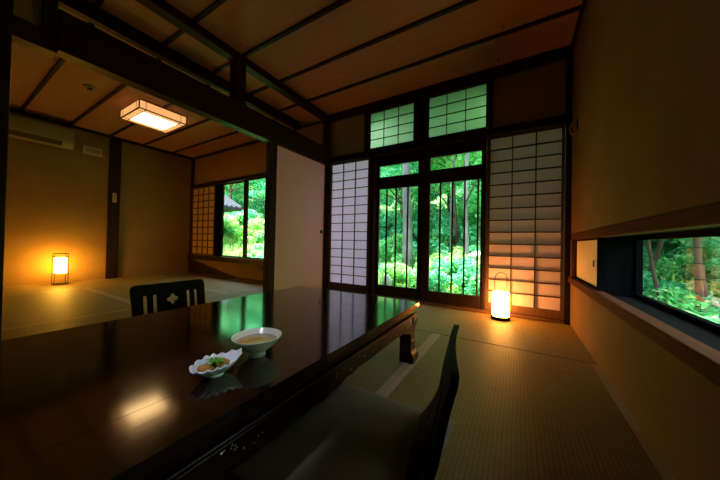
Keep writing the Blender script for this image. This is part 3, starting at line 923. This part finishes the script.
# ------------------------------------------------------------------ floor lantern
lx, ly = -0.128, 2.87
ln = thing('floor_lantern', (lx, ly, 0.001), 'glowing round paper lantern with a wire handle in front of the right shoji', 'lantern')
b = MB(); b.lathe([(0.001, 0.0), (0.080, 0.0), (0.083, 0.004), (0.083, 0.026), (0.080, 0.030), (0.001, 0.030)], 40); b.build('base', M['black_wood'], ln, smooth=False)
b = MB(); b.lathe([(0.074, 0.031), (0.076, 0.10), (0.076, 0.20), (0.074, 0.262), (0.0725, 0.262), (0.0745, 0.20), (0.0745, 0.10), (0.0725, 0.031)], 48, closed=True)
b.build('lamp_shade', M['lantern_glow'], ln, smooth=True)
b = MB()
for z in (0.266,):
    b.tube([(0.077 * math.cos(2 * PI * k / 40), 0.077 * math.sin(2 * PI * k / 40), z) for k in range(40)], 0.0035, 6, closed=True)
b.build('rim', M['black_metal'], ln, smooth=True)
dx, dy = math.cos(yaw), math.sin(yaw)
pts = []
for s_ in (-1, 1):
    MB().tube([(s_ * 0.0785 * dx, s_ * 0.0785 * dy, 0.03), (s_ * 0.0785 * dx, s_ * 0.0785 * dy, 0.266)], 0.0028, 6).build('upright', M['black_metal'], ln)
hp = [(-0.058, 0.266), (-0.058, 0.37)]
for k in range(13):
    t = PI - PI * k / 12; hp.append((0.058 * math.cos(t), 0.385 + 0.058 * math.sin(t)))
hp += [(0.058, 0.37), (0.058, 0.266)]
b = MB(); b.tube([(a * dx, a * dy, z) for a, z in hp], 0.0034, 8)
b.tube([(-0.077 * dx, -0.077 * dy, 0.268), (0.077 * dx, 0.077 * dy, 0.268)], 0.003, 6)
b.build('handle', M['black_metal'], ln, smooth=True)

# ------------------------------------------------------------------ frame lamp of the side room
ax, ay = -5.80, 1.075
an = thing('frame_lamp', (ax, ay, 0.001), 'small glowing box lamp in a thin dark wire frame by the far wall', 'lamp')
h = 0.068
b = MB()
for sx_ in (-1, 1):
    for sy_ in (-1, 1):
        b.box(sx_ * h - .003, sx_ * h + .003, sy_ * h - .003, sy_ * h + .003, 0, 0.455)
for z in (0.004, 0.158, 0.405, 0.451):
    for s_ in (-1, 1):
        if z == 0.10 and s_ > 2: continue
        b.box(-h, h, s_ * h - .003, s_ * h + .003, z - .003, z + .003)
        b.box(s_ * h - .0035, s_ * h + .0035, -h, h, z - .0035, z + .0035)
b.build('frame', M['black_wood'], an)
b = MB(); b.prism(rrect(-.056, .056, -.056, .056, .006, 3), 'z', 0.165, 0.392); b.build('lamp_shade', M['andon_glow'], an)
b = MB(); b.box(-.058, .058, -.058, .058, 0.152, 0.1645); b.build('shade_base', M['black_wood'], an)

# ------------------------------------------------------------------ ceiling lamp
clp = thing('ceiling_lamp', (-4.335, 1.63, ZCL), 'rectangular glowing paper ceiling lamp with thin wooden ribs', 'lamp')
W2, L2, z0, z1 = 0.295, 0.270, -0.135, -0.03
b = MB(); b.box(-W2 + .03, W2 - .03, -L2 + .03, L2 - .03, z1, -0.0005); b.build('ceiling_plate', M['brown_frame'], clp)
b = MB(); b.box(-W2, W2, -L2, L2, z0, z1); b.build('lamp_shade', M['ceiling_side_glow'], clp)
b = MB(); b.box(-W2 + .08, W2 - .08, -L2 + .07, L2 - .07, z0 - .003, z0 - .0005); tag(b.build('diffuser', M['ceiling_glow'], clp), 'brightest middle pane')
b = MB(); e = 0.006
M['rib'] = plain('lamp_rib_wood', (0.22, 0.09, 0.03), 0.5)
for s_ in (-1, 1):
    for zz in (z0, z1):
        b.box(-W2 - e, W2 + e, s_ * L2 - e, s_ * L2 + e, zz - e, zz + e)
        b.box(s_ * W2 - e, s_ * W2 + e, -L2 - e, L2 + e, zz - e, zz + e)
    for t in (-1, 1):
        b.box(s_ * W2 - e, s_ * W2 + e, t * L2 - e, t * L2 + e, z0, z1)
    b.box(-W2, W2, s_ * (L2 - .07) - .003, s_ * (L2 - .07) + .003, z0 - .006, z0)
    b.box(s_ * (W2 - .08) - .003, s_ * (W2 - .08) + .003, -L2, L2, z0 - .004, z0)
    for t in (-1, 1):
        b.box(s_ * W2 - .004, s_ * W2 + .004, t * (L2 - .07) - .003, t * (L2 - .07) + .003, z0, z1) if False else None
        b.box(s_ * W2 - .002 * 0 - .003, s_ * W2 + .003, t * (L2 - .07) - .003, t * (L2 - .07) + .003, z0, z1)
        b.box(t * (W2 - .08) - .003, t * (W2 - .08) + .003, s_ * L2 - .003, s_ * L2 + .003, z0, z1)
b.build('ribs', M['rib'], clp)

# ------------------------------------------------------------------ small fittings
sd = thing('smoke_detector', (-4.30, 0.98, ZCL), 'small round smoke detector on the side room ceiling', 'smoke detector')
b = MB(); b.lathe([(0.001, -.0005), (0.055, -.0005), (0.055, -.012), (0.048, -.022), (0.001, -.022)], 32); b.build('housing', M['ac_plastic'], sd)
b = MB(); b.lathe([(0.001, -.0225), (0.024, -.0225), (0.022, -.036), (0.001, -.038)], 24); b.build('sensor', M['ac_dark'], sd)

ac = thing('air_conditioner', (XL, 0.76, 2.05), 'ivory wall air conditioner at the upper left beneath the ceiling', 'air conditioner')
b = MB(); prof = [(0.002, 0.02), (0.002, 0.295), (0.17, 0.295), (0.205, 0.275), (0.215, 0.24), (0.215, 0.085), (0.195, 0.045), (0.15, 0.012), (0.06, 0.0)]
b.prism(prof, 'y', -0.42, 0.42); b.build('casing', M['ac_plastic'], ac, bevel=0.006)
b = MB(); b.prism([(0.2155, 0.09), (0.2155, 0.237), (0.221, 0.237), (0.221, 0.095)], 'y', -0.405, 0.405); b.build('front_panel', M['ac_plastic'], ac, bevel=0.002)
b = MB(); b.prism([(0.207, 0.070), (0.162, 0.018), (0.166, 0.012), (0.213, 0.064)], 'y', -0.39, 0.30); o = b.build('louver', M['ac_dark'], ac); tag(o, 'dark air outlet slot')

vb = thing('junction_box', (XL, 1.425, 2.05), 'small pale junction box beside the air conditioner', 'junction box')
b = MB(); b.box(0.002, 0.05, -0.115, 0.115, 0.0, 0.13); b.build('cover', M['white_plastic'], vb, bevel=0.006)
b = MB(); b.box(0.051, 0.054, -0.09, 0.09, 0.03, 0.10); b.build('label_plate', M['ac_plastic'], vb)
cb = MB((XL, 1.59, 1.95)); cb.tube([(XL + .012, 1.545, 2.09), (XL + .014, 1.57, 2.04), (XL + .012, 1.60, 2.005), (XL + .012, 1.63, 2.0)], 0.004, 6)
o = cb.build('cable', M['white_plastic'], smooth=True); tag(o, 'thin pale cable running from the junction box to the post', 'cable')
rc = thing('wall_remote', (XL + .036, 1.712, 1.31), 'small pale oval switch on the dark post of the side room', 'switch')
b = MB(); b.prism([(a, c) for a, c in rrect(-0.028, 0.028, 0.0, 0.17, 0.026, 6)], 'x', 0.0, 0.018); b.build('housing', M['white_plastic'], rc, bevel=0.003)
b = MB(); b.prism([(a, c) for a, c in rrect(-0.012, 0.012, 0.10, 0.14, 0.006, 3)], 'x', 0.0185, 0.021); b.build('button', M['ac_plastic'], rc)

hk = thing('wall_hook', (XR, 2.785, 1.68), 'small curled bronze hook high on the right wall near the back corner', 'hook')
b = MB(); b.prism(rrect(-.018, .018, 0.0, 0.085, .016, 5), 'x', -0.008, -0.0005); b.build('back_plate', M['black_metal'], hk)
b = MB()
pts = [(-.008, 0, .05)] + [(-.030 - .022 * math.cos(t), .004 * math.sin(t), -.005 - .035 * math.sin(t) + .03 * (1 - i / 10)) for i, t in enumerate([-PI / 2 + PI * 1.25 * k / 10 for k in range(11)])]
b.tube(pts, [0.006, 0.0065, 0.007, 0.0075, 0.008, 0.008, 0.008, 0.0075, 0.007, 0.0065, 0.006, 0.008], 10)
M['pinkish_wood'] = plain('light_copper', (0.55, 0.30, 0.18), 0.35, Metallic=0.5)
b.build('curl', M['pinkish_wood'], hk, smooth=True)

dl = thing('added_dish_light', (-0.35, -0.45, ZC), 'unseen added downlight over the near end of the table', 'lamp')  # invented fixture, out of view, housing the spot for the dishes
b = MB(); b.lathe([(0.036, -0.0005), (0.050, -0.0005), (0.050, -0.008), (0.040, -0.010), (0.036, -0.004)], 32, closed=True); b.build('trim_ring', M['black_metal'], dl, smooth=True)
b = MB(); b.lathe([(0.001, -0.0006), (0.0355, -0.0006), (0.0355, -0.004), (0.001, -0.004)], 32); b.build('lens', M['white_plastic'], dl)
sl2 = bpy.data.lights.new('fill_spot', 'SPOT'); sl2.energy = 90; sl2.spot_size = math.radians(12); sl2.spot_blend = 0.9  # added spot that lifts the bowl and dish out of the dark
sl2.shadow_soft_size = 0.02; sl2.color = (0.88, 0.92, 1.0)
so = bpy.data.objects.new('fill_spot', sl2); COL.objects.link(so); so.location = (-0.35, -0.45, ZC - 0.035)
so.rotation_euler = (Vector((-0.70, 0.46, 0.36)) - so.location).to_track_quat('-Z', 'Y').to_euler()

# ------------------------------------------------------------------ garden
HX0, HX1, HY0, HY1 = XL - .3, XR + .3, YN - .3, YB + .3
def ground_z(x, y):
    dx = max(HX0 - x, 0, x - HX1); dy = max(HY0 - y, 0, y - HY1)
    d = math.hypot(dx, dy)
    z = -0.42 + 0.05 * min(d, 2)
    if d > 2: z += 0.33 * (d - 2)
    if d > 9: z += 0.2 * (d - 9)
    return z + 0.10 * noise.noise(Vector((x * .6, y * .6, 0))) * min(1, d)
gb = MB(); nx, ny = 110, 90
X0, X1, Y0, Y1 = -26, 12, -6, 24
vs = [(X0 + (X1 - X0) * i / nx, Y0 + (Y1 - Y0) * j / ny, 0) for i in range(nx + 1) for j in range(ny + 1)]
vs = [(x, y, ground_z(x, y)) for x, y, _ in vs]
fs = [(i * (ny + 1) + j, (i + 1) * (ny + 1) + j, (i + 1) * (ny + 1) + j + 1, i * (ny + 1) + j + 1) for i in range(nx) for j in range(ny)]
gb.add(vs, fs)
struct(gb.build('ground', M['soil'], smooth=True), 'mossy garden ground rising behind the house')

def leaves(b, pts, size, rnd, up_bias=0.4, aspect=0.5):
    for p in pts:
        d = Vector((rnd.gauss(0, 1), rnd.gauss(0, 1), rnd.gauss(0, .6) + up_bias * 0)).normalized()
        nrm = Vector((rnd.gauss(0, .7), rnd.gauss(0, .7), 1)).normalized()
        s = d.cross(nrm)
        if s.length < .05: continue
        s.normalize()
        L = size * rnd.uniform(.6, 1.3); W = L * aspect * .5
        n0 = len(b.v)
        P = Vector(p)
        b.v += [tuple(P - d * L * .5), tuple(P + s * W), tuple(P + d * L * .5 - Vector((0, 0, L * .15))), tuple(P - s * W)]
        b.f.append((n0, n0 + 1, n0 + 2, n0 + 3))

def crown_mesh(seed, r, hgt, n, size, clumps, mat_, layered=False):
    rnd = random.Random(seed)
    b = MB()
    cl = []
    for _ in range(clumps):
        t = rnd.uniform(0, 2 * PI); q = rnd.uniform(0.15, 1) ** .6
        z = rnd.uniform(-1, 1)
        rr_ = math.sqrt(max(0, 1 - z * z * .8))
        cl.append((Vector((math.cos(t) * q * r * rr_, math.sin(t) * q * r * rr_, z * hgt / 2)), rnd.uniform(.22, .42) * r))
    pts = []
    for _ in range(n):
        c, cr = rnd.choice(cl)
        d = Vector((rnd.gauss(0, 1), rnd.gauss(0, 1), rnd.gauss(0, 1))).normalized() * cr * rnd.uniform(.35, 1) ** .5
        d.z *= .42 if layered else .75
        pts.append(c + d)
    leaves(b, pts, size, rnd)
    me = bpy.data.meshes.new('crown'); me.from_pydata(b.v, [], b.f); me.materials.append(mat_)
    return me
def trunk_mb(h, r, lean, seed, branches=4):
    rnd = random.Random(seed); b = MB()
    pts = []; rs = []
    for i in range(9):
        u = i / 8
        pts.append((lean[0] * u + .05 * math.sin(u * 5 + seed), lean[1] * u + .04 * math.cos(u * 4 + seed) - .04, h * u - .1 * (i == 0)))
        rs.append(r * (1.25 - .25 * min(1, u * 5)) * (1 - .5 * u))
    b.tube(pts, rs, 12)
    for k in range(branches):
        u = rnd.uniform(.45, .9); i = int(u * 8); p = Vector(pts[i])
        t = rnd.uniform(0, 2 * PI); L = rnd.uniform(.6, 1.4)
        q = [p, p + Vector((math.cos(t) * L * .5, math.sin(t) * L * .5, L * .35)), p + Vector((math.cos(t) * L, math.sin(t) * L, L * .55))]
        b.tube(q, [rs[i] * .55, rs[i] * .4, rs[i] * .2], 7)
    return b
CR = {
 'teal': crown_mesh(1, 1.5, 2.6, 9000, .12, 34, M['leaf_teal'], True),
 'green': crown_mesh(2, 1.5, 2.6, 9000, .11, 34, M['leaf_green'], True),
 'yellow': crown_mesh(3, 1.4, 2.2, 7500, .11, 30, M['leaf_yellow'], True),
}
SH = {
 'teal': crown_mesh(11, .6, .75, 3200, .085, 16, M['leaf_teal']),
 'green': crown_mesh(12, .6, .75, 3200, .080, 16, M['leaf_green']),
 'yellow': crown_mesh(13, .55, .6, 2600, .075, 14, M['leaf_yellow']),
 'pale': crown_mesh(14, .5, .5, 2200, .075, 14, M['leaf_pale']),
}
def tree(x, y, h, r, kind, bark, label, group=None, lean=(0, 0), crown_z=None, cs=1.0, seed=0, br=4):
    z = ground_z(x, y)
    t = thing('garden_tree', (x, y, z - .03), label, 'tree', group)
    trunk_mb(h, r, lean, seed, br).build('trunk', M[bark], t, smooth=True)
    o = bpy.data.objects.new('foliage', CR[kind]); COL.objects.link(o); o.parent = t
    o.location = (lean[0], lean[1], (crown_z if crown_z else h)); o.scale = (cs, cs, cs); o.rotation_euler = (0, 0, seed * 1.3)
    return t
# in view through the glass doors
tree(-2.30, 6.05, 5.2, .125, 'green', 'pale_bark', 'thick pale straight tree trunk seen through the left glass door', crown_z=4.9, seed=1, br=0)
tree(-0.95, 6.0, 4.6, .055, 'yellow', 'pale_bark', 'slender pale tree seen through the right glass door', crown_z=4.4, cs=.9, seed=2, lean=(.1, 0), br=2)
tree(-1.30, 6.5, 4.2, .035, 'teal', 'pale_bark', 'thin pale stem left of the slender tree behind the right glass door', crown_z=4.2, cs=.8, seed=3, br=2)
GT = 'hillside trees beyond the glass doors'
for i, (x, y, h, k, cs) in enumerate(((-5.2, 9.0, 2.6, 'teal', 1.1), (-3.4, 8.4, 2.3, 'green', 1.0), (-1.9, 8.9, 2.0, 'teal', 1.1), (-.4, 8.2, 2.4, 'green', 1.1),
                                      (-4.4, 11, 3.0, 'yellow', 1.4), (-2.4, 11.3, 2.6, 'green', 1.4), (-.2, 11, 3, 'teal', 1.4), (-6.8, 11.5, 3, 'green', 1.4),
                                      (-2.9, 7.4, 3.0, 'teal', .8), (-1.4, 7.3, 3.1, 'yellow', .75))):
    wh = ('bluish green ' if k == 'teal' else 'fresh green ' if k == 'green' else 'yellow-green ') + 'leafy tree ' + ('high on the slope' if y > 10 else 'low on the slope') + ' behind the glass doors'
    tree(x, y, h, .06, k, 'brown_bark', wh, GT + ', ' + wh, seed=i + 5, cs=cs)
GL = 'garden trees beyond the side room window'
for i, (x, y, h, k, cs) in enumerate(((-7.6, 7.6, 2.5, 'teal', .9), (-10.8, 9.3, 2.3, 'teal', 1.2), (-12.5, 11.0, 3.2, 'green', 1.4), (-9.6, 9.0, 3.0, 'green', 1.1),
                                      (-15.5, 12.5, 3.6, 'teal', 1.6), (-10, 12, 3.5, 'green', 1.6), (-19, 9.5, 2.4, 'green', 1.3), (-15.0, 14.9, 2.0, 'teal', 1.5), (-13.4, 8.7, 3.4, 'green', 1.4), (-16.5, 11.2, 3.2, 'teal', 1.6), (-12.3, 7.9, 2.6, 'teal', .9))):
    wh = ('bluish green ' if k == 'teal' else 'fresh green ') + 'leafy tree ' + ('far off' if y > 9.2 else 'close by') + ' beyond the side room window'
    tree(x, y, h, .08, k, 'brown_bark', wh, GL + ', ' + wh, seed=i + 20, cs=cs)
for i, (x, y, h, r, k, cs, ln_, lab) in enumerate((
        (1.70, 4.45, 2.8, .034, 'green', .9, (.12, 0), 'upright brown trunk nearest the low window'),
        (1.62, 4.75, 2.8, .022, 'teal', .9, (-.35, .1), 'thin brown stem leaning left beyond the low window'),
        (2.08, 4.85, 3.0, .030, 'green', 1.0, (-.45, .2), 'slanting brown trunk crossing the middle of the low window view'),
        (2.40, 5.4, 3.0, .042, 'yellow', 1.0, (.1, 0), 'brown trunk at the right end of the low window view'),
        (1.80, 6.2, 2.6, .035, 'teal', 1.0, (.5, 0), 'slim leaning tree in the middle distance of the low window view'),
        (3.3, 6.8, 3.2, .07, 'green', 1.2, (-.3, 0), 'leafy tree far right behind the low window'),
        (1.9, 8.0, 2.0, .07, 'teal', 1.2, (0, 0), 'bluish green tree far left behind the low window'),
        (2.9, 8.0, 1.6, .07, 'green', 1.1, (0, 0), 'round green tree on the slope straight behind the low window'),
        (3.9, 9.0, 1.8, .07, 'yellow', 1.3, (0, 0), 'yellow-green tree highest on the slope behind the low window'))):
    tree(x, y, h, r, k, 'brown_bark', lab, seed=i + 40, cs=cs, lean=ln_)

def undergrowth(spots, label):
    b = {}
    for (x, y, k, sc, rot) in spots:
        z = ground_z(x, y); me = SH[k]
        v, f = b.setdefault(k, ([], []))
        n0 = len(v); c, s_ = math.cos(rot) * sc, math.sin(rot) * sc
        v += [(x + p.co.x * c - p.co.y * s_, y + p.co.x * s_ + p.co.y * c, z + .28 * sc + p.co.z * sc) for p in me.vertices]
        f += [tuple(i + n0 for i in q.vertices) for q in me.polygons]
    V = []; F = []; MI = []
    keys = list(b)
    for mi, k in enumerate(keys):
        n0 = len(V); V += b[k][0]; F += [tuple(i + n0 for i in q) for q in b[k][1]]; MI += [mi] * len(b[k][1])
    me = bpy.data.meshes.new('undergrowth'); me.from_pydata(V, [], F)
    for k in keys: me.materials.append(SH[k].materials[0])
    me.polygons.foreach_set('material_index', MI)
    o = bpy.data.objects.new('undergrowth', me); COL.objects.link(o)
    tag(o, label, 'shrubs', kind='stuff')
rnd = random.Random(5)
kinds = ['green', 'teal', 'yellow', 'green', 'yellow']
sp_ = []
for i in range(60):       # behind the doors
    y = rnd.uniform(4.9, 9.5); x = y * rnd.uniform(-.60, -.05)
    k = kinds[i % 5] if y < 6.5 else kinds[i % 2]
    sp_.append((x, y, k, rnd.uniform(.6, 1.1) * (1 if y < 7 else 1.3), i))
undergrowth(sp_, 'low leafy undergrowth on the slope behind the glass doors')
sp_ = []
for i in range(44):       # behind the left window
    y = rnd.uniform(6.7, 10.5); x = -y * rnd.uniform(1.1, 1.75)
    sp_.append((x, y, kinds[i % 5], rnd.uniform(.8, 1.5), i))
for i in range(10):
    y = rnd.uniform(4.6, 6.4); x = -y * rnd.uniform(1.15, 1.35)
    sp_.append((x, y, kinds[i % 5], rnd.uniform(.6, .9), i))
undergrowth(sp_, 'bushy pale green undergrowth beyond the side room window')
sp_ = []
for i in range(34):       # behind the low window
    y = rnd.uniform(3.9, 8.5); x = y * rnd.uniform(.24, .48)
    sp_.append((x, y, ['green', 'teal', 'pale', 'teal', 'green'][i % 5], rnd.uniform(.5, .95), i))
undergrowth(sp_, 'low leafy undergrowth beyond the long low window')

# tall grass and ferns
b = MB(); rnd = random.Random(9)
for i in range(16000):
    c = rnd.random()
    if c < .5:
        y = rnd.uniform(4.2, 8.0); x = y * rnd.uniform(-.60, -.04)
    elif c < .78:
        y = rnd.uniform(4.2, 8.0); x = -y * rnd.uniform(1.1, 1.75)
    else:
        y = rnd.uniform(3.6, 7.0); x = y * rnd.uniform(.2, .5)
    z = ground_z(x, y); L = rnd.uniform(.12, .38); t = rnd.uniform(0, 2 * PI); lx_ = rnd.uniform(.2, .7) * L
    d = Vector((math.cos(t), math.sin(t), 0)); s_ = Vector((-d.y, d.x, 0)) * rnd.uniform(.006, .014)
    P = Vector((x, y, z - .01)); Q = P + d * lx_ * .45 + Vector((0, 0, L * .8)); T = P + d * lx_ + Vector((0, 0, L * .75))
    n0 = len(b.v); b.v += [tuple(P - s_), tuple(P + s_), tuple(Q + s_), tuple(Q - s_), tuple(T)]
    b.f += [(n0, n0 + 1, n0 + 2, n0 + 3), (n0 + 3, n0 + 2, n0 + 4)]
me = bpy.data.meshes.new('grass'); me.from_pydata(b.v, [], b.f); me.materials.append(M['leaf_yellow'])
o = bpy.data.objects.new('grass', me); COL.objects.link(o)
tag(o, 'long bright green grass on the garden slope', 'grass', kind='stuff')

# rocks
def rock(x, y, z, r, seed, label):
    b = MB((x, y, z)); vs = []; n, m = 20, 12
    for i in range(m + 1):
        ph = PI * i / m
        for k in range(n):
            t = 2 * PI * k / n
            d = Vector((math.sin(ph) * math.cos(t), math.sin(ph) * math.sin(t), math.cos(ph)))
            q = 1 + .35 * noise.noise(d * 1.6 + Vector((seed, 0, 0)))
            vs.append((x + d.x * r[0] * q, y + d.y * r[1] * q, z + d.z * r[2] * q))
    fs = [(i * n + k, i * n + (k + 1) % n, (i + 1) * n + (k + 1) % n, (i + 1) * n + k) for i in range(m) for k in range(n)]
    b.add(vs, fs); o = b.build('rock', M['stone'], smooth=True); tag(o, label, 'rock')
rock(-2.05, 4.42, 0.00, (.09, .08, .14), 2, 'upright pale stone at the foot of the left glass door view')
rock(-0.68, 5.75, 0.50, (.17, .14, .07), 4, 'flat pale stone among the ferns behind the right glass door')
rock(-0.68, 5.75, 0.15, (.14, .12, .30), 7, 'mossy supporting stone beneath the flat pale stone')

# neighbouring wing seen through the side room window
PX, PY = -11.0, 4.2
pv = thing('garden_pavilion', (PX, PY, ground_z(PX, PY)), 'low pavilion with a grey tiled gable roof beyond the side room window', 'pavilion')
ex0, ex1, ey0, ey1, ez, rz_ = -13.0, -9.0, 2.2, 6.3, 1.95, 2.93
b = MB(pv.location)
b.prism([(ex1, ez), (PX, rz_), (ex0, ez), (ex0, ez - .07), (PX, rz_ - .08), (ex1, ez - .07)], 'y', ey0, ey1)
for k in range(21):     # tile ridges down both slopes
    y = ey0 + .06 + (ey1 - ey0 - .12) * k / 20
    for x1 in (ex0, ex1):
        b.tube([(PX, y, rz_ + .01), (x1, y, ez + .01)], 0.035, 6)
b.tube([(PX, ey0 - .02, rz_ + .05), (PX, ey1 + .02, rz_ + .05)], 0.10, 10)
b.build('roof', M['roof_tile'], pv)
b = MB(pv.location)
b.prism([(ex1 - .02, ez - .075), (PX, rz_ - .085), (ex0 + .02, ez - .075), (ex0 + .02, ez - .13), (ex1 - .02, ez - .13)], 'y', ey0 + .03, ey1 - .03)
b.build('eave_board', M['roof_under'], pv)
for x in (ex0 + .6, ex1 - .6):
    for y in (ey0 + .5, ey1 - .6):
        MB(pv.location).box(x - .07, x + .07, y - .07, y + .07, ground_z(x, y) - .1, ez - .13).build('post', M['roof_under'], pv)
b = MB(pv.location); b.box(ex0 + .6, ex1 - .6, ey0 + .53, ey1 - .63, ground_z(ex0, ey1) - .8, ez - .14); b.build('wall', M['pav_plaster'], pv)
